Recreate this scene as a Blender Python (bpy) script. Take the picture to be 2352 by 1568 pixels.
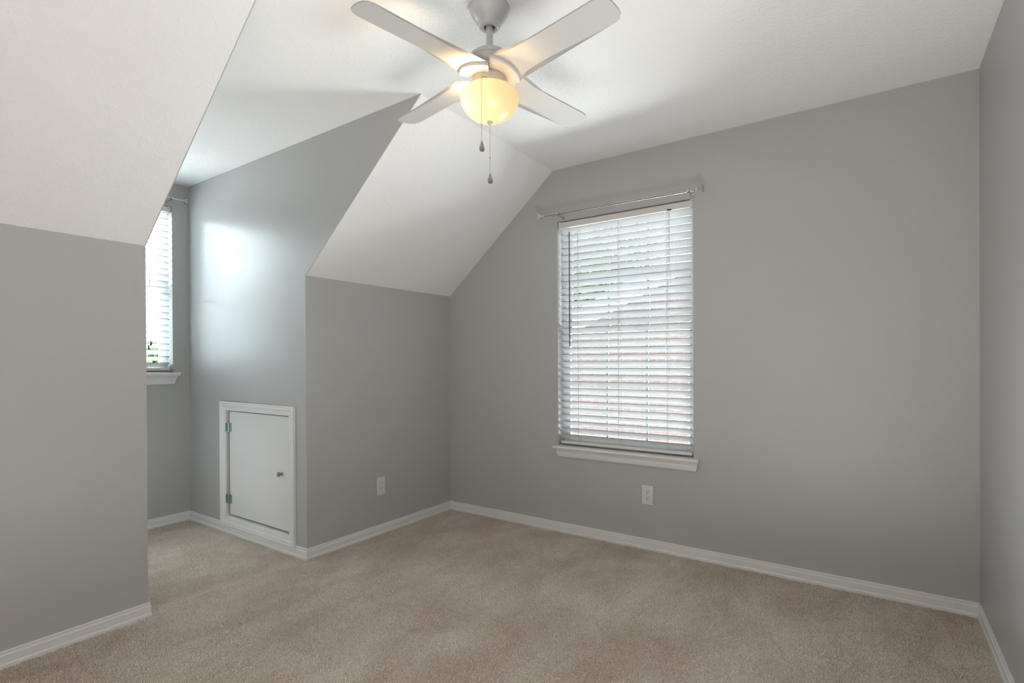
import bpy, bmesh, math, random
import numpy as np
from mathutils import Vector, Matrix

random.seed(7)
for o in list(bpy.data.objects):
    bpy.data.objects.remove(o, do_unlink=True)
S = bpy.context.scene
COL = S.collection
R = math.radians

# ------------------------------------------------------------------ camera
def make_camera():
    cd = bpy.data.cameras.new('camera')
    cd.sensor_width = 36.0
    cd.lens = 36.0 * 1206.59 / 2352.0
    cd.shift_y = (831.774 - 784.0) / 2352.0
    cd.clip_start = 0.02
    cd.clip_end = 300
    co = bpy.data.objects.new('camera', cd)
    COL.objects.link(co)
    a, t, r = R(34.4924), R(-0.18223), R(-0.28478)
    fw = Vector((math.cos(a), math.sin(a), 0)); rt = Vector((math.sin(a), -math.cos(a), 0)); up = Vector((0, 0, 1))
    fw, up = fw*math.cos(t) + up*math.sin(t), up*math.cos(t) - fw*math.sin(t)
    rt, up = rt*math.cos(r) + up*math.sin(r), up*math.cos(r) - rt*math.sin(r)
    m = Matrix((rt, up, -fw)).transposed().to_4x4()
    m.translation = Vector((-3.09158, -2.70987, 1.153))
    co.matrix_world = m
    S.camera = co
make_camera()

# ------------------------------------------------------------------ world, exposure
W = bpy.data.worlds.new('overcast_sky')
S.world = W
W.use_nodes = True
bg = W.node_tree.nodes['Background']
SKY = 10.5
# thin cloud, brighter towards the dormer side where the sun stands behind it
_N, _L = W.node_tree.nodes, W.node_tree.links
_tc = _N.new('ShaderNodeTexCoord'); _mr = _N.new('ShaderNodeMapRange')
_mr.inputs['From Min'].default_value = .62; _mr.inputs['From Max'].default_value = .95
_mr.inputs['To Min'].default_value = 0.0; _mr.inputs['To Max'].default_value = 520.0
_dt = _N.new('ShaderNodeVectorMath'); _dt.operation = 'DOT_PRODUCT'; _dt.inputs[1].default_value = (0, 1, 0)
_L.new(_tc.outputs['Generated'], _dt.inputs[0]); _L.new(_dt.outputs['Value'], _mr.inputs['Value'])
_sz = _N.new('ShaderNodeSeparateXYZ'); _L.new(_tc.outputs['Generated'], _sz.inputs[0])
_mz = _N.new('ShaderNodeMapRange'); _mz.inputs['From Min'].default_value = .08; _mz.inputs['From Max'].default_value = .45
_mz.inputs['To Min'].default_value = 0; _mz.inputs['To Max'].default_value = 1; _L.new(_sz.outputs['Z'], _mz.inputs['Value'])   # overcast: dimmer at the horizon
_mu = _N.new('ShaderNodeMath'); _mu.operation = 'MULTIPLY_ADD'; _mu.inputs[2].default_value = SKY
_L.new(_mr.outputs[0], _mu.inputs[0]); _L.new(_mz.outputs[0], _mu.inputs[1]); _L.new(_mu.outputs[0], bg.inputs['Strength'])
bg.inputs['Color'].default_value = (0.80, 0.93, 1.0, 1)
# below the horizon: pale sunlit ground
_gd = _N.new('ShaderNodeBackground'); _gd.inputs['Color'].default_value = (.95, .98, .97, 1); _gd.inputs['Strength'].default_value = 42.0
_s2 = _N.new('ShaderNodeSeparateXYZ'); _m2 = _N.new('ShaderNodeMapRange'); _mx = _N.new('ShaderNodeMixShader')
_m2.inputs['From Min'].default_value = -.02; _m2.inputs['From Max'].default_value = -.20
_L.new(_tc.outputs['Generated'], _s2.inputs[0]); _L.new(_s2.outputs['Z'], _m2.inputs['Value']); _L.new(_m2.outputs[0], _mx.inputs[0])
_s3 = _N.new('ShaderNodeMapRange')   # ground glow raised on the window-wall side, added to brighten the room
_s3.inputs['From Min'].default_value = .25; _s3.inputs['From Max'].default_value = .7; _s3.inputs['To Min'].default_value = 24.0; _s3.inputs['To Max'].default_value = 30.0
_L.new(_s2.outputs['X'], _s3.inputs['Value']); _L.new(_s3.outputs[0], _gd.inputs['Strength'])
_L.new(bg.outputs[0], _mx.inputs[1]); _L.new(_gd.outputs[0], _mx.inputs[2]); _L.new(_mx.outputs[0], _N['World Output'].inputs['Surface'])
S.view_settings.view_transform = 'Standard'
S.view_settings.look = 'None'
S.view_settings.gamma = 1.0
S.view_settings.use_curve_mapping = False
S.view_settings.exposure = 0.05
BULB_W = 7.5
GLOW = 0.28

# ------------------------------------------------------------------ room numbers
HC = 2.4343            # ceiling
HKF, HKN = 1.6529, 1.6805   # top of the knee wall, far and near part
SL = -0.9288           # line where the slope meets the flat ceiling
XD, XN = -1.2579, -2.069    # dormer cheeks
DD = 1.4182            # dormer depth
LY = -3.1001           # front wall
XB = -4.25             # back wall
T = 0.15               # wall thickness

def portal(name, loc, rot, sx, sy):
    l = bpy.data.lights.new(name, 'AREA')
    l.shape = 'RECTANGLE'; l.size = sx; l.size_y = sy
    l.cycles.is_portal = True
    o = bpy.data.objects.new(name, l); COL.objects.link(o)
    o.location = loc; o.rotation_euler = rot
portal('daylight_portal', (T + .03, -1.41, 1.33), (0, R(90), 0), 1.5, .9)
portal('daylight_portal', (-1.6635, DD + T + .03, 1.67), (R(-90), 0, 0), .6, 1.2)

# unseen fill lights added behind the camera, bounced off ceiling and back wall
def added_fill_up(loc, size, power, col):
    l = bpy.data.lights.new('added_fill_up', 'AREA'); l.shape = 'DISK'; l.size = size; l.energy = power; l.color = col
    o = bpy.data.objects.new('added_fill_up', l); COL.objects.link(o); o.location = loc; o.rotation_euler = (R(180), 0, 0)
added_fill_up((-2.05, -2.45, .20), 1.2, 22, (1, .985, .96))
def added_fill_wall(loc, size, power, col):  # added unseen fill, aimed at the back wall
    l = bpy.data.lights.new('added_fill_wall', 'AREA'); l.shape = 'DISK'; l.size = size; l.energy = power; l.color = col
    o = bpy.data.objects.new('added_fill_wall', l); COL.objects.link(o); o.location = loc; o.rotation_euler = (0, R(70), 0)
added_fill_wall((-3.50, -2.20, .95), 1.2, 44, (1, .985, .955))
def added_fill_dormer(loc, size, power, col):      # unseen fill added to brighten the lower dormer, behind its near corner
    l = bpy.data.lights.new('added_fill_dormer', 'AREA'); l.shape = 'DISK'; l.size = size; l.energy = power; l.color = col
    o = bpy.data.objects.new('added_fill_dormer', l); COL.objects.link(o); o.location = loc; o.rotation_euler = (0, R(-80), 0)
added_fill_dormer((-2.02, .72, .55), .7, 2.4, (.90, .98, 1))

# ------------------------------------------------------------------ materials
def mat(name, col, rough=.5, metal=0, spec=.5, bump=None, noise=None, transl=0, coat=0):
    m = bpy.data.materials.new(name); m.use_nodes = True
    nt = m.node_tree; N = nt.nodes; L = nt.links
    b = N['Principled BSDF']
    b.inputs['Base Color'].default_value = (*col, 1)
    b.inputs['Roughness'].default_value = rough
    b.inputs['Metallic'].default_value = metal
    b.inputs['Specular IOR Level'].default_value = spec
    b.inputs['Coat Weight'].default_value = coat
    tc = N.new('ShaderNodeTexCoord')
    if noise:   # (scale, amount)  a gentle colour variation that belongs to the surface
        n = N.new('ShaderNodeTexNoise'); n.inputs['Scale'].default_value = noise[0]; n.inputs['Detail'].default_value = 4
        mx = N.new('ShaderNodeMix'); mx.data_type = 'RGBA'
        mx.inputs['A'].default_value = (*[c*(1-noise[1]) for c in col], 1)
        mx.inputs['B'].default_value = (*[min(1, c*(1+noise[1])) for c in col], 1)
        L.new(tc.outputs['Object'], n.inputs['Vector']); L.new(n.outputs['Fac'], mx.inputs['Factor'])
        L.new(mx.outputs['Result'], b.inputs['Base Color'])
    if bump:    # (scale, strength, distance, detail)
        n = N.new('ShaderNodeTexNoise'); n.inputs['Scale'].default_value = bump[0]; n.inputs['Detail'].default_value = bump[3]
        n.inputs['Distortion'].default_value = .6
        bp = N.new('ShaderNodeBump'); bp.inputs['Strength'].default_value = bump[1]; bp.inputs['Distance'].default_value = bump[2]
        L.new(tc.outputs['Object'], n.inputs['Vector']); L.new(n.outputs['Fac'], bp.inputs['Height'])
        L.new(bp.outputs['Normal'], b.inputs['Normal'])
    return m

M = {}
M['wall'] = mat('grey_wall_paint', (.475, .472, .463), .34, spec=.26, bump=(55, .12, .002, 3))
M['trim'] = mat('white_trim_paint', (.78, .765, .745), .38, spec=.45, noise=(6, .02))
M['door'] = mat('white_door_paint', (.76, .755, .74), .42, spec=.4, noise=(5, .015))
M['plastic'] = mat('white_plastic', (.74, .70, .67), .35, noise=(9, .01))
M['slat'] = mat('white_slat_vinyl', (.80, .81, .82), .42, noise=(8, .01))
M['slat_edge_shade'] = mat('slat_edge_painted_shade', (.09, .086, .082), .6, noise=(8, .02))  # dark colour paints the shade line along each slat edge
M['rail'] = mat('ivory_rail_vinyl', (.70, .675, .64), .45, noise=(8, .02))
M['vinyl'] = mat('white_window_vinyl', (.72, .76, .78), .35, noise=(6, .02))
M['grille'] = mat('pale_grille_bar', (.74, .84, .88), .4, noise=(6, .02))
M['cord'] = mat('cotton_cord', (.62, .58, .54), .8, noise=(50, .05))
M['dark'] = mat('dark_plastic', (.018, .014, .012), .35, noise=(20, .1))
M['hole'] = mat('dark_recess', (.01, .009, .008), .8, noise=(20, .1))
M['nickel'] = mat('brushed_nickel', (.62, .59, .57), .22, metal=1, noise=(60, .05))
M['zinc'] = mat('zinc_hinge_metal', (.42, .52, .50), .35, metal=.8, noise=(30, .1))
M['fan'] = mat('white_fan_enamel', (.56, .555, .548), .32, noise=(5, .01), coat=.2)
M['blade'] = mat('matt_white_fan_blade', (.51, .50, .49), .5, noise=(4, .015))
M['pewter'] = mat('dark_pewter', (.36, .31, .28), .22, metal=1, noise=(40, .1))
M['brass'] = mat('bead_chain_brass', (.45, .36, .26), .35, metal=1, noise=(40, .1))
M['foliage'] = mat('green_leaves', (.035, .07, .015), .6, noise=(3, .4))
M['bark'] = mat('grey_bark', (.12, .09, .07), .9, noise=(12, .3))
M['fascia'] = mat('white_fascia_board', (.75, .76, .76), .6, noise=(3, .05))
M['shingle'] = mat('brown_shingles', (.16, .13, .12), .9, noise=(15, .25))

def ceiling_mat():
    m = mat('textured_ceiling_paint', (.86, .855, .85), .75, spec=.25)
    nt = m.node_tree; N = nt.nodes; L = nt.links; b = N['Principled BSDF']
    tc = N.new('ShaderNodeTexCoord')
    n1 = N.new('ShaderNodeTexNoise'); n1.inputs['Scale'].default_value = 62; n1.inputs['Detail'].default_value = 2.5; n1.inputs['Distortion'].default_value = .5
    rp = N.new('ShaderNodeValToRGB'); rp.color_ramp.elements[0].position = .50; rp.color_ramp.elements[1].position = .66
    n2 = N.new('ShaderNodeTexNoise'); n2.inputs['Scale'].default_value = 160; n2.inputs['Detail'].default_value = 2
    ad = N.new('ShaderNodeMath'); ad.operation = 'MULTIPLY_ADD'; ad.inputs[1].default_value = .25
    bp = N.new('ShaderNodeBump'); bp.inputs['Strength'].default_value = .27; bp.inputs['Distance'].default_value = .004
    for n in (n1, n2): L.new(tc.outputs['Object'], n.inputs['Vector'])
    L.new(n1.outputs['Fac'], rp.inputs['Fac']); L.new(n2.outputs['Fac'], ad.inputs[0]); L.new(rp.outputs['Color'], ad.inputs[2])
    L.new(ad.outputs[0], bp.inputs['Height']); L.new(bp.outputs['Normal'], b.inputs['Normal'])
    return m
M['ceiling'] = ceiling_mat()

def carpet_mat():
    m = mat('beige_carpet', (.42, .35, .29), .95, spec=.1)
    nt = m.node_tree; N = nt.nodes; L = nt.links; b = N['Principled BSDF']
    tc = N.new('ShaderNodeTexCoord')
    # broad vacuum strokes, brushed pile
    mp = N.new('ShaderNodeMapping'); mp.inputs['Rotation'].default_value = (0, 0, R(38)); mp.inputs['Scale'].default_value = (1.0, 1.9, 1)
    n1 = N.new('ShaderNodeTexNoise'); n1.inputs['Scale'].default_value = 2.1; n1.inputs['Distortion'].default_value = .35; n1.inputs['Detail'].default_value = 6; n1.inputs['Roughness'].default_value = .6
    n2 = N.new('ShaderNodeTexNoise'); n2.inputs['Scale'].default_value = 190; n2.inputs['Detail'].default_value = 2; n2.inputs['Distortion'].default_value = 2.2
    r1 = N.new('ShaderNodeValToRGB')
    r1.color_ramp.elements[0].position = .35; r1.color_ramp.elements[0].color = (.70, .60, .50, 1)
    r1.color_ramp.elements[1].position = .66; r1.color_ramp.elements[1].color = (.88, .80, .71, 1)
    r2 = N.new('ShaderNodeValToRGB')
    r2.color_ramp.elements[0].position = .29; r2.color_ramp.elements[0].color = (.42, .35, .30, 1)
    r2.color_ramp.elements[1].position = .41; r2.color_ramp.elements[1].color = (1, 1, 1, 1)
    mx = N.new('ShaderNodeMix'); mx.data_type = 'RGBA'; mx.blend_type = 'MULTIPLY'; mx.inputs['Factor'].default_value = 1
    bp = N.new('ShaderNodeBump'); bp.inputs['Strength'].default_value = .7; bp.inputs['Distance'].default_value = .006
    L.new(tc.outputs['Object'], mp.inputs['Vector']); L.new(mp.outputs['Vector'], n1.inputs['Vector']); L.new(tc.outputs['Object'], n2.inputs['Vector'])
    L.new(n1.outputs['Fac'], r1.inputs['Fac']); L.new(n2.outputs['Fac'], r2.inputs['Fac'])
    L.new(r1.outputs['Color'], mx.inputs['A']); L.new(r2.outputs['Color'], mx.inputs['B'])
    L.new(mx.outputs['Result'], b.inputs['Base Color'])
    L.new(n2.outputs['Fac'], bp.inputs['Height']); L.new(bp.outputs['Normal'], b.inputs['Normal'])
    return m
M['carpet'] = carpet_mat()
def pile_mat():
    m = M['carpet'].copy(); m.name = 'beige_carpet_yarn'
    nt = m.node_tree; N = nt.nodes; L = nt.links; b = N['Principled BSDF']
    for l in list(L):
        if l.to_socket in (b.inputs['Normal'], b.inputs['Base Color']): L.remove(l)
    ramp = [n for n in N if n.type == 'VALTORGB'][0]
    g = N.new('ShaderNodeNewGeometry'); mr = N.new('ShaderNodeMapRange'); mr.inputs['To Min'].default_value = .74; mr.inputs['To Max'].default_value = 1.16
    mx = N.new('ShaderNodeVectorMath'); mx.operation = 'SCALE'
    L.new(g.outputs['Random Per Island'], mr.inputs['Value']); L.new(ramp.outputs['Color'], mx.inputs[0]); L.new(mr.outputs[0], mx.inputs['Scale'])
    L.new(mx.outputs[0], b.inputs['Base Color'])
    b.inputs['Roughness'].default_value = .9
    return m
M['pile'] = pile_mat()

def brick_mat():
    m = mat('red_brick_wall', (.4, .2, .15), .9, spec=.2)
    nt = m.node_tree; N = nt.nodes; L = nt.links; b = N['Principled BSDF']
    tc = N.new('ShaderNodeTexCoord')
    mp = N.new('ShaderNodeMapping'); mp.inputs['Rotation'].default_value = (R(90), 0, R(90))
    br = N.new('ShaderNodeTexBrick')
    sp = N.new('ShaderNodeSeparateXYZ'); cb = N.new('ShaderNodeCombineXYZ')
    br.inputs['Color1'].default_value = (.042, .026, .023, 1); br.inputs['Color2'].default_value = (.032, .020, .018, 1)
    br.inputs['Mortar'].default_value = (.052, .044, .042, 1)
    br.inputs['Scale'].default_value = 1; br.inputs['Brick Width'].default_value = .21; br.inputs['Row Height'].default_value = .075
    br.inputs['Mortar Size'].default_value = .01
    L.new(tc.outputs['Object'], sp.inputs['Vector']); L.new(sp.outputs['Y'], cb.inputs['X']); L.new(sp.outputs['Z'], cb.inputs['Y'])
    L.new(cb.outputs['Vector'], br.inputs['Vector']); L.new(br.outputs['Color'], b.inputs['Base Color'])
    return m
M['brick'] = brick_mat()

def glass_mat():
    m = bpy.data.materials.new('window_glass'); m.use_nodes = True
    nt = m.node_tree; N = nt.nodes; L = nt.links
    N.remove(N['Principled BSDF'])
    out = N['Material Output']
    tr = N.new('ShaderNodeBsdfTransparent'); tr.inputs['Color'].default_value = (.95, .97, .97, 1)
    gl = N.new('ShaderNodeBsdfGlossy'); gl.inputs['Roughness'].default_value = .02
    fr = N.new('ShaderNodeFresnel'); fr.inputs['IOR'].default_value = 1.45
    mx = N.new('ShaderNodeMixShader')
    L.new(fr.outputs[0], mx.inputs[0]); L.new(tr.outputs[0], mx.inputs[1]); L.new(gl.outputs[0], mx.inputs[2]); L.new(mx.outputs[0], out.inputs[0])
    return m
M['glass'] = glass_mat()

def bowl_mat():
    m = bpy.data.materials.new('frosted_lamp_glass'); m.use_nodes = True
    nt = m.node_tree; N = nt.nodes; L = nt.links
    N.remove(N['Principled BSDF'])
    out = N['Material Output']
    tl = N.new('ShaderNodeBsdfTranslucent'); tl.inputs['Color'].default_value = (.068, .057, .041, 1)
    df = N.new('ShaderNodeBsdfDiffuse'); df.inputs['Color'].default_value = (.62, .56, .44, 1)
    gl = N.new('ShaderNodeBsdfGlossy'); gl.inputs['Roughness'].default_value = .25
    em = N.new('ShaderNodeEmission'); em.inputs['Color'].default_value = (1, .77, .45, 1); em.inputs['Strength'].default_value = GLOW
    m1 = N.new('ShaderNodeMixShader'); m1.inputs[0].default_value = .35
    m2 = N.new('ShaderNodeMixShader'); m2.inputs[0].default_value = .05
    ad = N.new('ShaderNodeAddShader')
    L.new(tl.outputs[0], m1.inputs[1]); L.new(df.outputs[0], m1.inputs[2])
    L.new(m1.outputs[0], m2.inputs[1]); L.new(gl.outputs[0], m2.inputs[2])
    L.new(m2.outputs[0], ad.inputs[0]); L.new(em.outputs[0], ad.inputs[1]); L.new(ad.outputs[0], out.inputs[0])
    return m
M['bowl'] = bowl_mat()

def wood_mat():
    m = mat('oiled_oak', (.34, .2, .11), .4)
    nt = m.node_tree; N = nt.nodes; L = nt.links; b = N['Principled BSDF']
    w = N.new('ShaderNodeTexWave'); w.inputs['Scale'].default_value = 60; w.inputs['Distortion'].default_value = 4
    r = N.new('ShaderNodeValToRGB'); r.color_ramp.elements[0].color = (.26, .14, .07, 1); r.color_ramp.elements[1].color = (.38, .23, .13, 1)
    L.new(w.outputs['Fac'], r.inputs['Fac']); L.new(r.outputs['Color'], b.inputs['Base Color'])
    return m
M['wood'] = wood_mat()

# ------------------------------------------------------------------ helpers
def obj(name, bm, m, parent=None, smooth=False, recalc=True, **props):
    me = bpy.data.meshes.new(name)
    if recalc: bmesh.ops.recalc_face_normals(bm, faces=bm.faces)
    bm.to_mesh(me); bm.free()
    me.materials.append(M[m] if isinstance(m, str) else m)
    if smooth:
        for p in me.polygons: p.use_smooth = True
        if smooth != 'all':
            me.set_sharp_from_angle(angle=R(40))
    o = bpy.data.objects.new(name, me); COL.objects.link(o)
    if parent: o.parent = parent
    for k, v in props.items(): o[k] = v
    return o

def empty(name, loc, **props):
    o = bpy.data.objects.new(name, None); COL.objects.link(o)
    o.location = loc; o.empty_display_size = .1
    for k, v in props.items(): o[k] = v
    return o

def box(bm, x0, x1, y0, y1, z0, z1, bev=0, mtx=None):
    vs = [bm.verts.new((x, y, z)) for x in (x0, x1) for y in (y0, y1) for z in (z0, z1)]
    fs = [bm.faces.new([vs[i] for i in f]) for f in ((0,1,3,2),(4,6,7,5),(0,4,5,1),(2,3,7,6),(0,2,6,4),(1,5,7,3))]
    if bev:
        es = list({e for f in fs for e in f.edges})
        r = bmesh.ops.bevel(bm, geom=es, offset=bev, segments=2, affect='EDGES', clamp_overlap=True)
        vs = list({v for f in r['faces'] for v in f.verts} | {v for v in vs if v.is_valid})
    if mtx is not None:
        bmesh.ops.transform(bm, matrix=mtx, verts=[v for v in vs if v.is_valid])
    return vs

def prism(bm, poly, axis, a, b):
    """poly: 2D points in the two other axes (in xyz order), extruded along axis from a to b"""
    def P(u, v, w):
        p = [u, v]; p.insert(axis, w); return p
    A = [bm.verts.new(P(u, v, a)) for u, v in poly]
    B = [bm.verts.new(P(u, v, b)) for u, v in poly]
    n = len(poly)
    bm.faces.new(A); bm.faces.new(B[::-1])
    for i in range(n):
        bm.faces.new([A[i], B[i], B[(i+1) % n], A[(i+1) % n]])
    return A + B

def lathe(bm, prof, seg=48, c=(0, 0, 0), close=False):
    rings = []
    for r, z in prof:
        if r < 1e-6: rings.append([bm.verts.new((c[0], c[1], c[2]+z))])
        else: rings.append([bm.verts.new((c[0]+r*math.cos(2*math.pi*i/seg), c[1]+r*math.sin(2*math.pi*i/seg), c[2]+z)) for i in range(seg)])
    for a, b in zip(rings, rings[1:]):
        for i in range(seg):
            j = (i+1) % seg
            if len(a) == 1 and len(b) == 1: continue
            if len(a) == 1: bm.faces.new([a[0], b[i], b[j]])
            elif len(b) == 1: bm.faces.new([a[i], a[j], b[0]])
            else: bm.faces.new([a[i], a[j], b[j], b[i]])
    return [v for r in rings for v in r]

def tube(bm, pts, r, seg=10):
    pts = [Vector(p) for p in pts]; rings = []
    for i, p in enumerate(pts):
        d = (pts[min(i+1, len(pts)-1)] - pts[max(i-1, 0)]).normalized()
        u = d.cross(Vector((0, 0, 1)) if abs(d.z) < .9 else Vector((1, 0, 0))).normalized(); v = d.cross(u)
        rr = r[i] if isinstance(r, (list, tuple)) else r
        rings.append([bm.verts.new(p + rr*(u*math.cos(2*math.pi*k/seg) + v*math.sin(2*math.pi*k/seg))) for k in range(seg)])
    for a, b in zip(rings, rings[1:]):
        for k in range(seg):
            bm.faces.new([a[k], a[(k+1) % seg], b[(k+1) % seg], b[k]])
    bm.faces.new(rings[0][::-1]); bm.faces.new(rings[-1])

def nb(): return bmesh.new()
ST = dict(kind='structure')

# ------------------------------------------------------------------ shell
e = .004
bm = nb(); box(bm, XB-T, T, LY-T, 0, -.12, 0); box(bm, XN-T, XD+T, 0, DD+T, -.12, 0)
obj('floor', bm, 'carpet', **ST)

def carpet_pile(n):
    """short curled yarn ends over the part of the floor the room shows"""
    rng = np.random.default_rng(11)
    x = rng.uniform(-3.2, -.012, n); y = rng.uniform(-3.085, -.012, n)
    k = int(n*.115); x[:k] = rng.uniform(XN+.013, XD-.013, k); y[:k] = rng.uniform(-.03, DD-.013, k)
    a = rng.uniform(0, 2*np.pi, n); ln = rng.uniform(.0055, .0120, n); w = rng.uniform(.0007, .00125, n)
    cu = rng.normal(0, .9, n)
    rows = []
    for t, z, ww in ((-.5, .0006, .6), (-.1, .0046, 1.), (.28, .0052, 1.), (.55, .0024, .55)):
        an = a + cu*t
        px = x + np.cos(an)*ln*t; py = y + np.sin(an)*ln*t
        pz = z*rng.uniform(.75, 1.25, n)
        nx, ny = -np.sin(an)*w*ww, np.cos(an)*w*ww
        rows.append(np.stack([px-nx, py-ny, pz], 1)); rows.append(np.stack([px+nx, py+ny, pz], 1))
    V = np.stack(rows, 1).reshape(-1, 3); b = (np.arange(n)*8)[:, None]
    F = np.concatenate([b+np.array([[2*i, 2*i+1, 2*i+3, 2*i+2]]) for i in range(3)], 1).reshape(-1, 4)
    me = bpy.data.meshes.new('carpet_pile')
    me.vertices.add(len(V)); me.vertices.foreach_set('co', V.astype(np.float32).ravel())
    me.loops.add(F.size); me.loops.foreach_set('vertex_index', F.astype(np.int32).ravel())
    me.polygons.add(len(F)); me.polygons.foreach_set('loop_start', np.arange(0, F.size, 4, dtype=np.int32)); me.polygons.foreach_set('loop_total', np.full(len(F), 4, dtype=np.int32))
    me.update(calc_edges=True); me.materials.append(M['pile'])
    o = bpy.data.objects.new('carpet_pile', me); COL.objects.link(o)
    o['kind'] = 'stuff'; o['label'] = 'short curled beige carpet yarn covering the floor of the room and dormer'; o['category'] = 'carpet'
carpet_pile(330000)

bm = nb()
box(bm, XB-T, T, LY-T, SL, HC, HC+.12)
box(bm, XN-e, XD+e, SL, DD+T, HC, HC+.12)
obj('ceiling', bm, 'ceiling', **ST)

def slope(name, x0, x1, hk):
    bm = nb(); dz = (HC-hk)/(0-SL)      # drop per metre of y
    yy = T
    prism(bm, [(SL, HC), (yy, hk-dz*yy), (yy, hk-dz*yy+.2), (SL, HC+.2)], 0, x0, x1)
    obj(name, bm, 'ceiling', **ST)
slope('ceiling_slope_far', XD+e, T, HKF)
slope('ceiling_slope_near', XB-T, XN-e, HKN)

bm = nb(); box(bm, XB-T, XN-e, 0, T, 0, HKN-.0); obj('wall_left', bm, 'wall', **ST)
bm = nb(); box(bm, XD+e, 0, 0, T, 0, HKF-.0); obj('wall_left_far', bm, 'wall', **ST)

# window wall at the right of the picture
WY0, WY1, WZ0, WZ1 = -1.855, -.962, .578, 2.084
bm = nb()
for poly in ([(0, 0), (0, HKF), (SL, HC), (SL, 0)],
             [(SL, 0), (SL, HC), (WY1, HC), (WY1, 0)],
             [(WY1, 0), (WY1, WZ0), (WY0, WZ0), (WY0, 0)],
             [(WY1, WZ1), (WY1, HC), (WY0, HC), (WY0, WZ1)],
             [(WY0, 0), (WY0, HC), (LY, HC), (LY, 0)],
             [(0, 0), (T, 0), (T, HKF), (0, HKF)]):
    prism(bm, poly, 0, 0, T)
obj('wall_right', bm, 'wall', **ST)
# front wall beside the camera and back wall behind it
bm = nb(); box(bm, XB-T, T, LY-T, LY, 0, HC)
obj('wall_front', bm, 'wall', **ST)
bm = nb(); prism(bm, [(LY, 0), (LY, HC), (SL, HC), (0, HKN), (0, 0)], 0, XB-T, XB); obj('wall_back', bm, 'wall', **ST)
# dormer cheeks and back
ch = [(DD, 0), (0, 0), (0, HKF), (SL, HC), (DD, HC)]
DY0, DY1, DZ0, DZ1 = .160, .898, .112, .832      # attic door hole in the right cheek
bm = nb()
for poly in ([(SL, HC), (0, HKF), (0, HC)], [(0, 0), (0, HC), (DY0, HC), (DY0, 0)], [(DY0, 0), (DY0, DZ0), (DY1, DZ0), (DY1, 0)],
             [(DY0, DZ1), (DY0, HC), (DY1, HC), (DY1, DZ1)], [(DY1, 0), (DY1, HC), (DD, HC), (DD, 0)]):
    prism(bm, poly, 0, XD, XD+e)
obj('wall_dormer_right', bm, 'wall', **ST)
bm = nb(); prism(bm, [(DD, 0), (0, 0), (0, HKN), (SL, HC), (DD, HC)], 0, XN-e, XN); obj('wall_dormer_left', bm, 'wall', **ST)
VX0, VX1, VZ0, VZ1 = -1.958, -1.368, 1.078, 2.268
bm = nb()
for poly in ([(XN, 0), (XN, HC), (VX0, HC), (VX0, 0)], [(VX0, 0), (VX0, VZ0), (VX1, VZ0), (VX1, 0)],
             [(VX0, VZ1), (VX0, HC), (VX1, HC), (VX1, VZ1)], [(VX1, 0), (VX1, HC), (XD, HC), (XD, 0)]):
    prism(bm, poly, 1, DD, DD+T)
obj('wall_dormer_back', bm, 'wall', **ST)

# ------------------------------------------------------------------ baseboards
PROF = [(0, 0), (.0115, 0), (.0118, .014), (.0105, .0185), (.0088, .0200), (.0082, .0215), (.0085, .030), (.0085, .0445), (.0078, .0462),
        (.0098, .0475), (.0094, .0500), (.0066, .0520), (.0062, .0610), (.0070, .0640), (.0050, .0675), (0, .0675)]
def baseboard(name, a, b, m0, m1):
    """from a to b with the room on the right hand; m0/m1 = how far the outer edge runs past the wall end per unit thickness"""
    a = Vector((*a, 0)); b = Vector((*b, 0)); d = (b-a).normalized(); n = Vector((d.y, -d.x, 0))
    bm = nb()
    A = [bm.verts.new(a + n*u*1.0 + Vector((0, 0, z)) - d*u*m0) for u, z in PROF]
    B = [bm.verts.new(b + n*u*1.0 + Vector((0, 0, z)) + d*u*m1) for u, z in PROF]
    k = len(PROF); bm.faces.new(A); bm.faces.new(B[::-1])
    for i in range(k): bm.faces.new([A[i], B[i], B[(i+1) % k], A[(i+1) % k]])
    return obj(name, bm, 'trim', **ST)
baseboard('baseboard_left', (XB, 0), (XN, 0), -1, 1)
baseboard('baseboard_dormer_left', (XN, 0), (XN, DD), 1, -1)
baseboard('baseboard_dormer_back', (XN, DD), (XD, DD), -1, -1)
baseboard('baseboard_dormer_right', (XD, DD), (XD, 0), -1, 1)
baseboard('baseboard_left_far', (XD, 0), (0, 0), 1, -1)
baseboard('baseboard_right', (0, 0), (0, LY), -1, -1)
baseboard('baseboard_front', (0, LY), (XB, LY), -1, -1)

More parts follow.
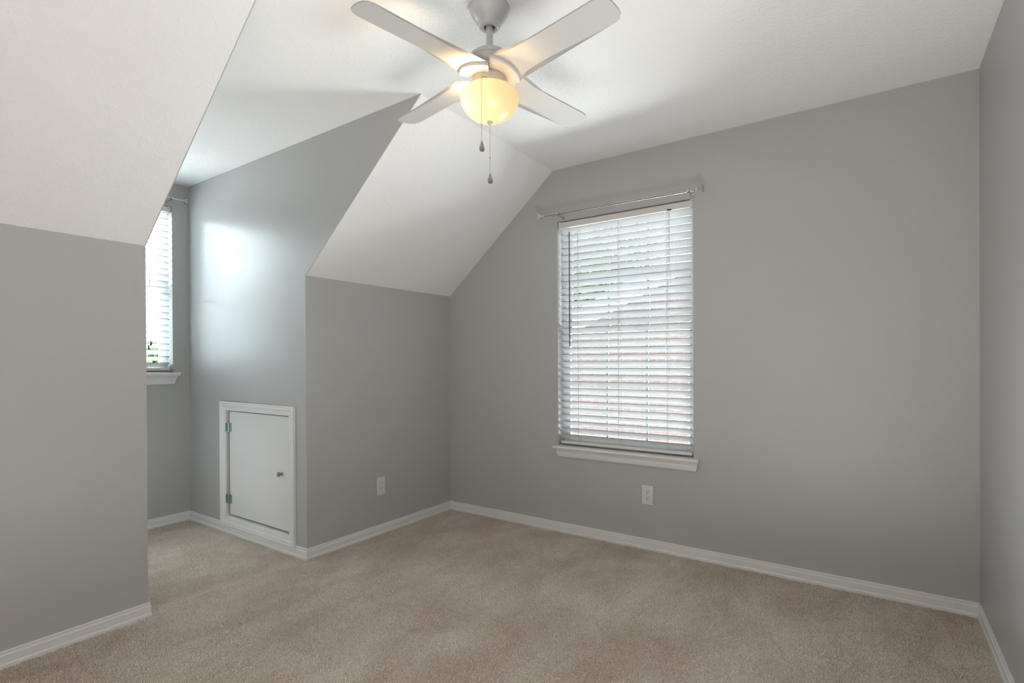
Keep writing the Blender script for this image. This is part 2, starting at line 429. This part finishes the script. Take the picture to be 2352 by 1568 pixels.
# ------------------------------------------------------------------ attic access door in the dormer cheek
def access_door():
    root = empty('door_1', (XD, .53, .05), kind='structure', label='small white attic access door low in the dormer side wall')
    root.location = (0, 0, 0)
    oy0, oy1, oz0, oz1 = .106, .956, .055, .887
    w = .058
    prof = [(0, 0), (0, .016), (.003, .019), (.008, .0185), (.011, .016), (.017, .0172), (.022, .0165), (.034, .011), (.039, .0112), (.042, .010), (.052, .0095), (.058, .008), (.058, 0)]
    bm = nb()
    cor = [((oy0, oz0), (1, 1)), ((oy1, oz0), (-1, 1)), ((oy1, oz1), (-1, -1)), ((oy0, oz1), (1, -1))]
    rings = []
    for (y, z), (sy, sz) in cor:
        rings.append([bm.verts.new((XD - t, y + sy*u, z + sz*u)) for u, t in prof])
    k = len(prof)
    for i in range(4):
        a, b = rings[i], rings[(i+1) % 4]
        for j in range(k-1): bm.faces.new([a[j], b[j], b[j+1], a[j+1]])
    obj('casing', bm, 'trim', root)
    # jamb box behind the opening
    bm = nb(); D = .11; iy0, iy1, iz0, iz1 = .160, .898, .112, .832; q = .014
    box(bm, XD-.004, XD+D, iy0-q, iy0+.004, iz0-q, iz1+q); box(bm, XD-.004, XD+D, iy1-.004, iy1+q, iz0-q, iz1+q)
    box(bm, XD-.004, XD+D, iy0-q, iy1+q, iz0-q, iz0+.004); box(bm, XD-.004, XD+D, iy0-q, iy1+q, iz1-.004, iz1+q)
    obj('jamb', bm, 'trim', root)
    bm = nb(); box(bm, XD+D-.002, XD+D+.01, iy0-q, iy1+q, iz0-q, iz1+q); obj('light_stop_board', bm, 'hole', root)  # added board stops outside light; its dark colour stands for the unlit space
    bm = nb(); box(bm, XD+.008, XD+.027, .172, .872, .128, .8215, bev=.0012); dp = obj('door_panel', bm, 'door', root)
    # knob
    bm = nb(); lathe(bm, [(0, .030), (.009, .0295), (.0135, .026), (.0145, .021), (.012, .015), (.007, .010), (.0065, .004), (.009, 0), (0, 0)], 28)
    bmesh.ops.transform(bm, matrix=Matrix.Translation((XD+.008, .262, .470)) @ Matrix.Rotation(R(-90), 4, 'Y'), verts=bm.verts)
    obj('door_knob', bm, 'wood', dp, smooth=True)
    for z in (.713, .232):
        bm = nb()
        box(bm, XD+.0045, XD+.0075, .846, .866, z-.029, z+.029)
        box(bm, XD-.010, XD+.012, .8915, .8945, z-.029, z+.029)
        box(bm, XD+.0035, XD+.0065, .872, .8945, z-.029, z+.029)
        tube(bm, [(XD+.002, .873, z-.031), (XD+.002, .873, z+.031)], .0045, 12)
        for s in (-.018, .018): lathe(bm, [(0, .002), (.0035, .001), (.004, 0)], 10, c=(0, 0, 0)) if False else None
        obj('hinge', bm, 'zinc', root)
access_door()

# ------------------------------------------------------------------ windows
def window_right():
    y0, y1, z0, z1 = WY0, WY1, WZ0, WZ1
    bm = nb(); f = .022; xa, xb = .085, .148
    box(bm, xa, xb, y0, y0+f, z0, z1); box(bm, xa, xb, y1-f, y1, z0, z1); box(bm, xa, xb, y0, y1, z1-f, z1); box(bm, xa, xb, y0, y1, z0, z0+f)
    w = obj('window_1', bm, 'vinyl', **ST)
    def sash(name, x, za, zb, st, br, tr):
        bm = nb(); ya, yb = y0+f, y1-f
        box(bm, x, x+.024, ya, ya+st, za, zb, .002); box(bm, x, x+.024, yb-st, yb, za, zb, .002)
        box(bm, x, x+.024, ya+st, yb-st, za, za+br, .002); box(bm, x, x+.024, ya+st, yb-st, zb-tr, zb, .002)
        s = obj(name, bm, 'vinyl', w)
        bm = nb(); gm = x+.012
        for k in (1, 2):
            yy = ya+st + (yb-ya-2*st)*k/3
            box(bm, gm-.004, gm+.004, yy-.009, yy+.009, za+br, zb-tr)
        zz = (za+br+zb-tr)/2
        box(bm, gm-.0035, gm+.0035, ya+st, yb-st, zz-.009, zz+.009)
        obj('grille', bm, 'grille', s)
        bm = nb(); box(bm, gm-.0065, gm-.0045, ya+st-.004, yb-st+.004, za+br-.004, zb-tr+.004); obj('glass_pane', bm, 'glass', s)
    sash('lower_sash', .090, z0+f, 1.372, .022, .042, .036)
    sash('upper_sash', .118, 1.336, z1-f, .022, .036, .03)
    # stool with horns and nosing
    bm = nb()
    prof = [(-.042, .5665), (-.046, .5735), (-.042, .5805), (-.030, .583), (.086, .583), (.086, .560), (-.030, .560), (-.038, .562)]
    prism(bm, [(x, z) for x, z in prof if x <= -.002] and [(-.042, .5665), (-.046, .5735), (-.042, .5805), (-.030, .583), (0, .583), (0, .560), (-.030, .560), (-.038, .562)], 1, -1.892, -.942)
    prism(bm, [(0, .583), (.086, .583), (.086, .560), (0, .560)], 1, y0, y1)
    obj('sill', bm, 'trim', w, smooth=True)
    bm = nb()
    prof = [(0, .560), (-.020, .560), (-.022, .552), (-.016, .545), (-.017, .535), (-.014, .520), (-.010, .511), (0, .511)]
    A = [bm.verts.new((x, -1.884 + (.560-z)*.25, z)) for x, z in prof]; B = [bm.verts.new((x, -.950 - (.560-z)*.25, z)) for x, z in prof]
    n = len(prof); bm.faces.new(A); bm.faces.new(B[::-1])
    for i in range(n): bm.faces.new([A[i], B[i], B[(i+1) % n], A[(i+1) % n]])
    obj('apron', bm, 'trim', w)
window_right()

def window_dormer():
    x0, x1, z0, z1 = VX0, VX1, VZ0, VZ1
    bm = nb(); f = .022; ya, yb = DD+.085, DD+.148
    box(bm, x0, x0+f, ya, yb, z0, z1); box(bm, x1-f, x1, ya, yb, z0, z1); box(bm, x0, x1, ya, yb, z1-f, z1); box(bm, x0, x1, ya, yb, z0, z0+f)
    w = obj('window_2', bm, 'vinyl', **ST)
    for nm, y, za, zb, br, tr in (('lower_sash', DD+.090, z0+f, 1.70, .040, .034), ('upper_sash', DD+.118, 1.666, z1-f, .034, .03)):
        bm = nb(); a, b, st = x0+f, x1-f, .026
        box(bm, a, a+st, y, y+.024, za, zb, .002); box(bm, b-st, b, y, y+.024, za, zb, .002)
        box(bm, a+st, b-st, y, y+.024, za, za+br, .002); box(bm, a+st, b-st, y, y+.024, zb-tr, zb, .002)
        s = obj(nm, bm, 'vinyl', w)
        bm = nb(); box(bm, a+st-.004, b-st+.004, y+.011, y+.013, za+br-.004, zb-tr+.004); obj('glass_pane', bm, 'glass', s)
    bm = nb()
    pr = [(DD-.042, 1.0645), (DD-.046, 1.0715), (DD-.042, 1.0785), (DD-.030, 1.081), (DD, 1.081), (DD, 1.055), (DD-.030, 1.055), (DD-.038, 1.057)]
    prism(bm, pr, 0, -1.992, -1.334)
    prism(bm, [(DD, 1.081), (DD+.086, 1.081), (DD+.086, 1.055), (DD, 1.055)], 0, x0, x1)
    obj('sill', bm, 'trim', w, smooth=True)
    bm = nb()
    prof = [(0, 1.055), (-.020, 1.055), (-.022, 1.047), (-.016, 1.040), (-.017, 1.030), (-.014, 1.013), (-.010, .999), (0, .999)]
    A = [bm.verts.new((-1.985 + (1.055-z)*.35, DD+y, z)) for y, z in prof]; B = [bm.verts.new((-1.342 - (1.055-z)*.35, DD+y, z)) for y, z in prof]
    n = len(prof); bm.faces.new(A); bm.faces.new(B[::-1])
    for i in range(n): bm.faces.new([A[i], B[i], B[(i+1) % n], A[(i+1) % n]])
    obj('apron', bm, 'trim', w)
window_dormer()

# ------------------------------------------------------------------ blinds: local frame, x along the slats, y towards the outside, z up
def blind(origin, rotz, width, top, bottom, label, ladders, wand, cord, tassels, tilt=39):
    root = empty('window_blind', origin, label=label, category='blind', group='white horizontal blinds')
    root.rotation_euler = (0, 0, rotz)
    h = width/2
    bm = nb(); box(bm, -h+.002, h-.002, .004, .058, top-.042, top-.004, .002)
    hr = obj('headrail', bm, 'rail', root)
    for s in (-1, 1):
        bm = nb(); box(bm, s*(h-.001)-.0015, s*(h-.001)+.0015, .0, .060, top-.046, top-.001); box(bm, min(s*h, s*(h-.016)), max(s*h, s*(h-.016)), .0005, .0035, top-.046, top-.001)
        obj('headrail_bracket', bm, 'rail', hr)
    # slat mesh
    bm = nb(); n = 8; wd = .050; th = .0030
    def row(x):
        up = []; dn = []
        for i in range(n+1):
            s = -1 + 2*i/n; yy = s*wd/2; cz = .0022*(1-s*s); t = th/2
            up.append(bm.verts.new((x, yy, cz+t))); dn.append(bm.verts.new((x, yy, cz-t)))
        return up + dn[::-1]
    a, b = row(-h+.009), row(h-.009); k = len(a)
    bm.faces.new(a); bm.faces.new(b[::-1])
    for i in range(k):
        fc = bm.faces.new([a[i], b[i], b[(i+1) % k], a[(i+1) % k]])
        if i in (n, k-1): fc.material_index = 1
    first = None; pitch = .0445; z = top - .063; yc = .031
    zs = []
    while z > bottom + .05: zs.append(z); z -= pitch
    for i, z in enumerate(zs):
        if first is None: o = first = obj('slat', bm, 'slat', root, smooth=True); o.data.materials.append(M['slat_edge_shade'])
        else: o = first.copy(); COL.objects.link(o); o.parent = root
        o.location = (0, yc, z); o.rotation_euler = (R(-tilt + random.uniform(-.8, .8)), R(random.uniform(-.06, .06)), 0)
    bm = nb(); box(bm, -h+.008, h-.008, -.026, .026, -.009, .009, .003)
    br = obj('bottom_rail', bm, 'rail', root, smooth=True); br.location = (0, yc, bottom+.021); br.rotation_euler = (R(-14), 0, 0)
    dy = .5*wd*math.cos(R(tilt)); dz = .5*wd*math.sin(R(tilt))
    for lx in ladders:
        bm = nb()
        tube(bm, [(lx, yc-dy-.001, top-.045), (lx, yc-dy-.001, bottom+.02)], .0009, 6)
        tube(bm, [(lx, yc+dy+.001, top-.045), (lx, yc+dy+.001, bottom+.02)], .0009, 6)
        for z in zs: tube(bm, [(lx+.002, yc-dy-.001, z+dz-.004), (lx+.002, yc+dy+.001, z-dz-.004)], .0007, 5)
        obj('ladder_cord', bm, 'cord', root)
        bm = nb(); tube(bm, [(lx-.012, yc, top-.045), (lx-.012, yc, bottom+.012)], .0009, 6); obj('lift_cord', bm, 'cord', root)
    if wand:
        wx, z1, z0 = wand
        bm = nb(); tube(bm, [(wx, -.004, top-.03), (wx, -.012, z1+.03), (wx, -.010, z1-.004)], .0016, 8); tw = obj('wand_hook', bm, 'plastic', root, smooth=True)
        bm = nb(); tube(bm, [(wx, -.010, z1), (wx, -.010, z0+.006), (wx, -.010, z0)], [.0030, .0034, .0034], 6); obj('tilt_wand', bm, 'dark', root)
    if cord:
        cx, z1, z0 = cord
        bm = nb()
        tube(bm, [(cx, -.003, z1), (cx+.002, -.012, (z1+z0)/2), (cx-.004, -.012, z0)], .0010, 6)
        tube(bm, [(cx+.004, -.003, z1), (cx+.008, -.012, (z1+z0)/2), (cx+.012, -.012, z0+.02)], .0010, 6)
        c = obj('pull_cord', bm, 'cord', root)
        bm = nb(); box(bm, cx-.012, cx+.014, -.004, .006, z1-.002, z1+.006, .001); obj('cord_lock', bm, 'dark', c)
        for (ox, oz) in (tassels or []):
            bm = nb(); lathe(bm, [(0, .034), (.0025, .034), (.0035, .028), (.0062, .006), (.006, .001), (0, 0)], 14, c=(cx+ox, -.012, z0+oz-.03)); obj('tassel', bm, 'dark', c, smooth=True)
    return root
# window wall: local +x runs towards the front wall (world -y), local +y points outside (world +x)
blind((.010, (WY0+WY1)/2, 0), R(-90), WY1-WY0-.008, WZ1, WZ0,
      'wide white horizontal blind with a dark tilt wand on the long grey wall',
      (.29, -.02, -.305), (-.357, 2.003, 1.247), (.305, 2.040, 1.585), None)
blind(((VX0+VX1)/2, DD+.010, 0), 0, VX1-VX0-.008, VZ1, VZ0,
      'narrow bright horizontal blind in the dormer behind the near corner',
      (-.13, .16), None, (.142, 2.22, 1.27), ((0, 0), (.014, .028)), tilt=33)

# ------------------------------------------------------------------ curtain rods
def curtain_rod(origin, rotz, length, br0, br1, joint, label):
    """local x along the rod, y towards the wall (wall at y=.075)"""
    root = empty('curtain_rod', origin, label=label, category='curtain rod', group='nickel curtain rods')
    root.rotation_euler = rotz
    h = length/2
    bm = nb(); tube(bm, [(-h, 0, 0), (h, 0, 0)], .0068, 20); obj('inner_tube', bm, 'nickel', root, smooth=True)
    bm = nb(); tube(bm, [(joint[0], 0, 0), (joint[1], 0, 0)], .0084, 20)
    tube(bm, [(joint[1]-.012, 0, 0), (joint[1], 0, 0)], .0095, 20); obj('outer_tube', bm, 'nickel', root, smooth=True)
    for s in (-1, 1):
        bm = nb()
        sec = [(0, .0085), (.013, .0085), (.013, .0065), (.017, .0065), (.038, .0200), (.0405, .0205), (.0425, .0190), (.0425, 0.0)]
        rings = []
        for u, r in sec[:-1]:
            rings.append([bm.verts.new((s*(h+u), r*cy*1.0, r*cz*1.0)) for cy, cz in ((-1, -1), (1, -1), (1, 1), (-1, 1))])
        bm.faces.new(rings[0]); bm.faces.new(rings[-1][::-1])
        for a, b in zip(rings, rings[1:]):
            for k in range(4): bm.faces.new([a[k], a[(k+1) % 4], b[(k+1) % 4], b[k]])
        bmesh.ops.rotate(bm, cent=(0, 0, 0), matrix=Matrix.Rotation(R(12), 3, 'X'), verts=bm.verts)
        obj('finial', bm, 'nickel', root)
    for bx in (br0, br1):
        bm = nb()
        box(bm, bx-.007, bx+.007, .0715, .0745, -.036, -.002, .0008)
        box(bm, bx-.005, bx+.005, -.004, .073, -.0135, -.0105)
        box(bm, bx-.005, bx+.005, -.0125, -.0095, -.0135, .004); box(bm, bx-.005, bx+.005, -.0125, -.003, -.0135, -.0105)
        box(bm, bx-.005, bx+.005, .0095, .0125, -.0135, .004)
        obj('bracket', bm, 'nickel', root)
curtain_rod((-.0755, -1.400, 2.1125), (0, R(.62), R(-90)), .985, -.390, .453, (-.41, .425),
            'long nickel curtain rod with flared square finials above the blind on the long grey wall')
curtain_rod((-1.663, DD-.0755, 2.306), (0, 0, 0), .64, -.262, .262, (-.24, .24),
            'short nickel curtain rod above the bright dormer window')

# ------------------------------------------------------------------ outlets
def outlet(origin, rotz, label):
    """local x to the right, -y out of the wall, z up"""
    root = empty('electrical_outlet', origin, label=label, category='outlet', group='white duplex wall outlets')
    root.rotation_euler = (0, 0, rotz)
    bm = nb(); box(bm, -.0355, .0355, -.0062, -.0006, -.0585, .0585, .0022); obj('cover_plate', bm, 'plastic', root, smooth=True)
    for s in (-1, 1):
        cz = s*.0195
        bm = nb(); pts = []
        for i in range(32):
            a = 2*math.pi*i/32; x = .0172*math.cos(a); z = .0172*math.sin(a); z = max(-.0140, min(.0140, z)); pts.append((x, cz+z))
        prism(bm, [(x, z) for x, z in pts], 1, -.0080, -.003)
        rc = obj('receptacle', bm, 'plastic', root)
        bm = nb()
        for sx, hh in ((-.0064, .0045), (.0064, .0036)):
            box(bm, sx-.0011, sx+.0011, -.0084, -.0074, cz+.004-hh, cz+.004+hh)
        prism(bm, [(.0026*math.cos(2*math.pi*i/12), cz-.0078+.0026*math.sin(2*math.pi*i/12)) for i in range(12)], 1, -.0084, -.0074)
        obj('slots', bm, 'hole', rc)
    bm = nb(); prism(bm, [(.0032*math.cos(2*math.pi*i/12), .0032*math.sin(2*math.pi*i/12)) for i in range(12)], 1, -.0072, -.005); obj('screw', bm, 'plastic', root)
outlet((0, -1.581, .334), R(-90), 'white duplex outlet below the window with the dark wand')
outlet((-.703, 0, .323), 0, 'white duplex outlet low on the short knee wall beside the attic door')

# ------------------------------------------------------------------ ceiling fan
def ceiling_fan():
    FX, FY = -1.5584, -1.5644
    root = empty('ceiling_fan', (FX, FY, HC), label='white four blade ceiling fan with a lit frosted bowl and two pull chains', category='ceiling fan')
    Z = lambda z: z - HC
    bm = nb(); lathe(bm, [(.0725, -.001), (.0735, -.004), (.0725, -.010), (.066, -.027), (.056, -.043), (.047, -.054), (.0405, -.060), (.0395, -.064),
                          (.0385, -.070), (.034, -.0745), (.027, -.0755), (.0215, -.0745), (.0205, -.071), (.0205, -.05), (0, -.05)], 64)
    obj('canopy', bm, 'fan', root, smooth=True)
    bm = nb(); lathe(bm, [(.019, -.052), (.0195, -.060), (.0195, -.0655), (.0, -.0655)], 32); obj('hanger_ball', bm, 'hole', root, smooth=True)
    bm = nb(); lathe(bm, [(.0125, -.052), (.0125, -.160)], 28); obj('downrod', bm, 'fan', root, smooth=True)
    # yoke with two set screws
    bm = nb(); lathe(bm, [(.0130, -.142), (.0165, -.1435), (.0170, -.150), (.0170, -.160), (.022, -.166), (.030, -.170)], 32)
    yk = obj('yoke', bm, 'fan', root, smooth=True)
    for a in (R(34.5-90+180), R(34.5-90)):
        bm = nb(); u = Vector((math.cos(a), math.sin(a), 0)); tube(bm, [u*.014+Vector((0, 0, -.153)), u*.026+Vector((0, 0, -.153))], .0028, 10)
        tube(bm, [u*.022+Vector((0, 0, -.147)), u*.022+Vector((0, 0, -.160))], .0012, 8)
        obj('set_screw', bm, 'dark', yk, smooth=True)
    bm = nb(); lathe(bm, [(.024, -.1660), (.050, -.1685), (.066, -.1735), (.0745, -.181), (.0775, -.190), (.0780, -.1955), (.0765, -.1965), (.0765, -.1985), (.0785, -.1995),
                          (.0770, -.212), (.0700, -.2225), (.0570, -.2300), (.052, -.232), (.0, -.232)], 64)
    obj('motor_housing', bm, 'fan', root, smooth=True)
    # rotating hub below the motor
    bm = nb(); lathe(bm, [(.050, -.228), (.052, -.236), (.052, -.252), (.060, -.256), (.060, -.262), (0, -.262)], 48); obj('hub', bm, 'fan', root, smooth=True)
    # light kit housing
    bm = nb(); lathe(bm, [(.058, -.258), (.0625, -.260), (.0635, -.264), (.0635, -.292), (.0665, -.296), (.0675, -.302), (.064, -.306), (.0, -.306)], 56)
    lk = obj('switch_housing', bm, 'fan', root, smooth=True)
    for k in range(3):
        a = R(20+120*k); u = Vector((math.cos(a), math.sin(a), 0)); bm = nb(); tube(bm, [u*.062+Vector((0, 0, -.3035)), u*.0945+Vector((0, 0, -.3055))], .0022, 10); obj('bowl_arm', bm, 'fan', lk, smooth=True)
    # bowl
    bm = nb(); prof = [(.0930, -.3045), (.0960, -.3080), (.1030, -.3150), (.1065, -.3250)]
    for i in range(1, 17):
        t = i/16*math.pi/2; prof.append((.1065*math.cos(t)**.94 if i < 16 else 0, -.3250 - .0880*math.sin(t)))
    lathe(bm, prof, 72); obj('light_bowl', bm, 'bowl', root, smooth='all')
    bm = nb(); lathe(bm, [(0, -.4100), (.0085, -.4105), (.0105, -.4140), (.0100, -.4185), (.0070, -.4225), (.0030, -.4250), (0, -.4255)], 28); fin = obj('bowl_finial', bm, 'fan', root, smooth=True)
    # pull chains
    def chain(name, x, y, ztop, zbot, lead=None):
        bm = nb(); z = ztop
        if lead: tube(bm, lead, .0014, 8)
        while z > zbot:
            bmesh.ops.create_icosphere(bm, subdivisions=1, radius=.00135, matrix=Matrix.Translation((x, y, z))); z -= .0034
        tube(bm, [(x, y, ztop), (x, y, zbot)], .0005, 5)
        bmesh.ops.create_icosphere(bm, subdivisions=2, radius=.0026, matrix=Matrix.Translation((x, y, zbot + .055)))
        c = obj(name, bm, 'brass', root, smooth=True)
        bm = nb(); lathe(bm, [(0, .0), (.0022, -.0005), (.0026, -.004), (.0034, -.006), (.0056, -.013), (.0085, -.022), (.0094, -.028), (.0085, -.0335), (.0062, -.0365), (0, -.037)], 8, c=(0, 0, 0))
        for v in bm.verts: v.co.y *= .55
        bmesh.ops.rotate(bm, cent=(0, 0, 0), matrix=Matrix.Rotation(R(-40), 3, 'Z'), verts=bm.verts)
        bmesh.ops.translate(bm, vec=(x, y, zbot), verts=bm.verts)
        obj('chain_pendant', bm, 'pewter', c)
    rt = Vector((math.sin(R(34.49)), -math.cos(R(34.49)), 0)); fw = Vector((math.cos(R(34.49)), math.sin(R(34.49)), 0))
    p0 = -rt*.0075 - fw*.0635; p1 = -rt*.0235 - fw*.112
    chain('light_pull_chain', p1.x, p1.y, -.318, -.528, [(p0.x, p0.y, -.286), ((p0.x+p1.x)/2, (p0.y+p1.y)/2, -.297), (p1.x, p1.y, -.310), (p1.x, p1.y, -.320)])
    chain('fan_pull_chain', 0, 0, -.424, -.600)
    # blades
    def blade_mesh():
        bm = nb(); th = .0055
        pts = []
        # outline in (u along, v across): arc at the root, concave flare, straight run, rounded tip
        half = []
        ctrl = [(.0790, .0790), (.095, .0700), (.115, .0620), (.140, .0565), (.170, .0530), (.21, .0510), (.27, .0505), (.34, .0515), (.42, .0530), (.480, .0540), (.5050, .0525), (.5210, .0470), (.5310, .0350), (.5350, .0180)]
        up = ctrl; tip = [(.5360, 0)]
        dn = [(u, -v) for u, v in reversed(ctrl)]
        arc = [(.1117*math.cos(t), .1117*math.sin(t)) for t in np.linspace(-R(45), R(45), 15)][1:-1]
        outline = up + tip + dn + arc
        tp = math.tan(R(-10))
        T_ = [bm.verts.new((u, v, v*tp + th/2)) for u, v in outline]
        B_ = [bm.verts.new((u, v, v*tp - th/2)) for u, v in outline]
        n = len(outline)
        f1 = bm.faces.new(T_); f2 = bm.faces.new(B_[::-1])
        for i in range(n): bm.faces.new([T_[i], B_[i], B_[(i+1) % n], T_[(i+1) % n]])
        bmesh.ops.triangulate(bm, faces=[f1, f2])
        return bm
    def root_plate():
        # quarter ring with a lip, that carries the blade
        bm = nb(); tp = math.tan(R(-10)); ts = np.linspace(-R(44), R(44), 19)
        secs = [(.054, -.016), (.104, -.016), (.1095, -.0135), (.1125, -.009), (.1135, -.003), (.1120, -.0028), (.1105, -.004), (.108, -.008), (.104, -.0105), (.054, -.0105)]
        rows = []
        for t in ts:
            rows.append([bm.verts.new((r*math.cos(t), r*math.sin(t), z + r*math.sin(t)*tp)) for r, z in secs])
        k = len(secs); bm.faces.new(rows[0]); bm.faces.new(rows[-1][::-1])
        for a, b in zip(rows, rows[1:]):
            for i in range(k): bm.faces.new([a[i], b[i], b[(i+1) % k], a[(i+1) % k]])
        return bm
    fb = None
    for k in range(4):
        ang = R(-9.8 + 90*k)
        if fb is None:
            fb = obj('blade', blade_mesh(), 'blade', root); rp = obj('blade_bracket', root_plate(), 'blade', fb, smooth=True); b = fb
        else:
            b = fb.copy(); COL.objects.link(b); b.parent = root
            c = rp.copy(); COL.objects.link(c); c.parent = b
        b.location = (0, 0, 2.190-HC); b.rotation_euler = (0, 0, ang)
    # bulb
    l = bpy.data.lights.new('bulb_light', 'POINT'); l.energy = BULB_W; l.color = (1, .68, .36); l.shadow_soft_size = .022
    o = bpy.data.objects.new('bulb_light', l); COL.objects.link(o); o.parent = root
    o.location = (-rt*.045 - fw*.02) + Vector((0, 0, -.336))
ceiling_fan()

# ------------------------------------------------------------------ outside
def neighbour():
    X = 9.0
    root = empty('neighbour_house', (X, 0, -3), label='red brick gable wall of the next house outside the wide window', category='house')
    # rake line: z at y
    k = (X+3.0916)/(5+3.0916)
    RY0, RZ0 = -2.70987 + (-.463+2.70987)*k, 1.153 + (2.54-1.153)*k
    RY1, RZ1 = -2.70987 + (1.366+2.70987)*k, 1.153 + (1.712-1.153)*k
    def rz(y): return RZ0 + (y-RY0)*(RZ1-RZ0)/(RY1-RY0)
    bm = nb(); prism(bm, [(-6, -3), (-6, rz(-6)), (9.5, rz(9.5)), (9.5, -3)], 0, X, X+.2)
    for v in bm.verts: v.co -= Vector((X, 0, -3))
    obj('brick_wall', bm, 'brick', root)
    bm = nb(); prism(bm, [(-6, rz(-6)), (-6, rz(-6)+.36), (10.2, rz(10.2)+.36), (10.2, rz(10.2))], 0, X-.3, X+.3)
    for v in bm.verts: v.co -= Vector((X, 0, -3))
    obj('rake_board', bm, 'fascia', root)
    bm = nb(); prism(bm, [(-6, rz(-6)+.36), (-6, rz(-6)+.44), (10.3, rz(10.3)+.44), (10.3, rz(10.3)+.36)], 0, X-.32, X+6)
    for v in bm.verts: v.co -= Vector((X, 0, -3))
    obj('roof', bm, 'shingle', root)
neighbour()

def tree(loc, rad, hgt, n, label, seed):
    rng = np.random.default_rng(seed)
    root = empty('tree', loc, label=label, category='tree')
    bm = nb(); tube(bm, [(0, 0, 0), (.1, 0, hgt*.35), (0, .1, hgt*.7)], [.16, .12, .06], 10); obj('trunk', bm, 'bark', root, smooth=True)
    cl = rng.normal(0, 1, (26, 3)); cl = cl/np.linalg.norm(cl, axis=1)[:, None]*rng.uniform(.25, .85, (26, 1))*rad
    c = cl[rng.integers(0, 26, n)] + rng.normal(0, .22*rad, (n, 3)); c[:, 2] = c[:, 2]*.8 + hgt*.72
    s = rng.uniform(.09, .17, n)
    a = rng.normal(0, 1, (n, 3)); a /= np.linalg.norm(a, axis=1)[:, None]; b = np.cross(a, rng.normal(0, 1, (n, 3))); b /= np.linalg.norm(b, axis=1)[:, None]
    V = np.stack([c-a*s[:, None], c+b*s[:, None]*.5, c+a*s[:, None], c-b*s[:, None]*.5], 1).reshape(-1, 3)
    me = bpy.data.meshes.new('foliage'); me.from_pydata(V.tolist(), [], [[4*i, 4*i+1, 4*i+2, 4*i+3] for i in range(n)])
    me.materials.append(M['foliage']); o = bpy.data.objects.new('foliage', me); COL.objects.link(o); o.parent = root
tree((20.5, 8.8, -3), 4.6, 9.6, 26000, 'green leafy tree rising behind the brick house outside the wide window', 3)
tree((3.9, 16, -3), .95, 5.5, 2600, 'distant low tree outside the dormer window', 5)
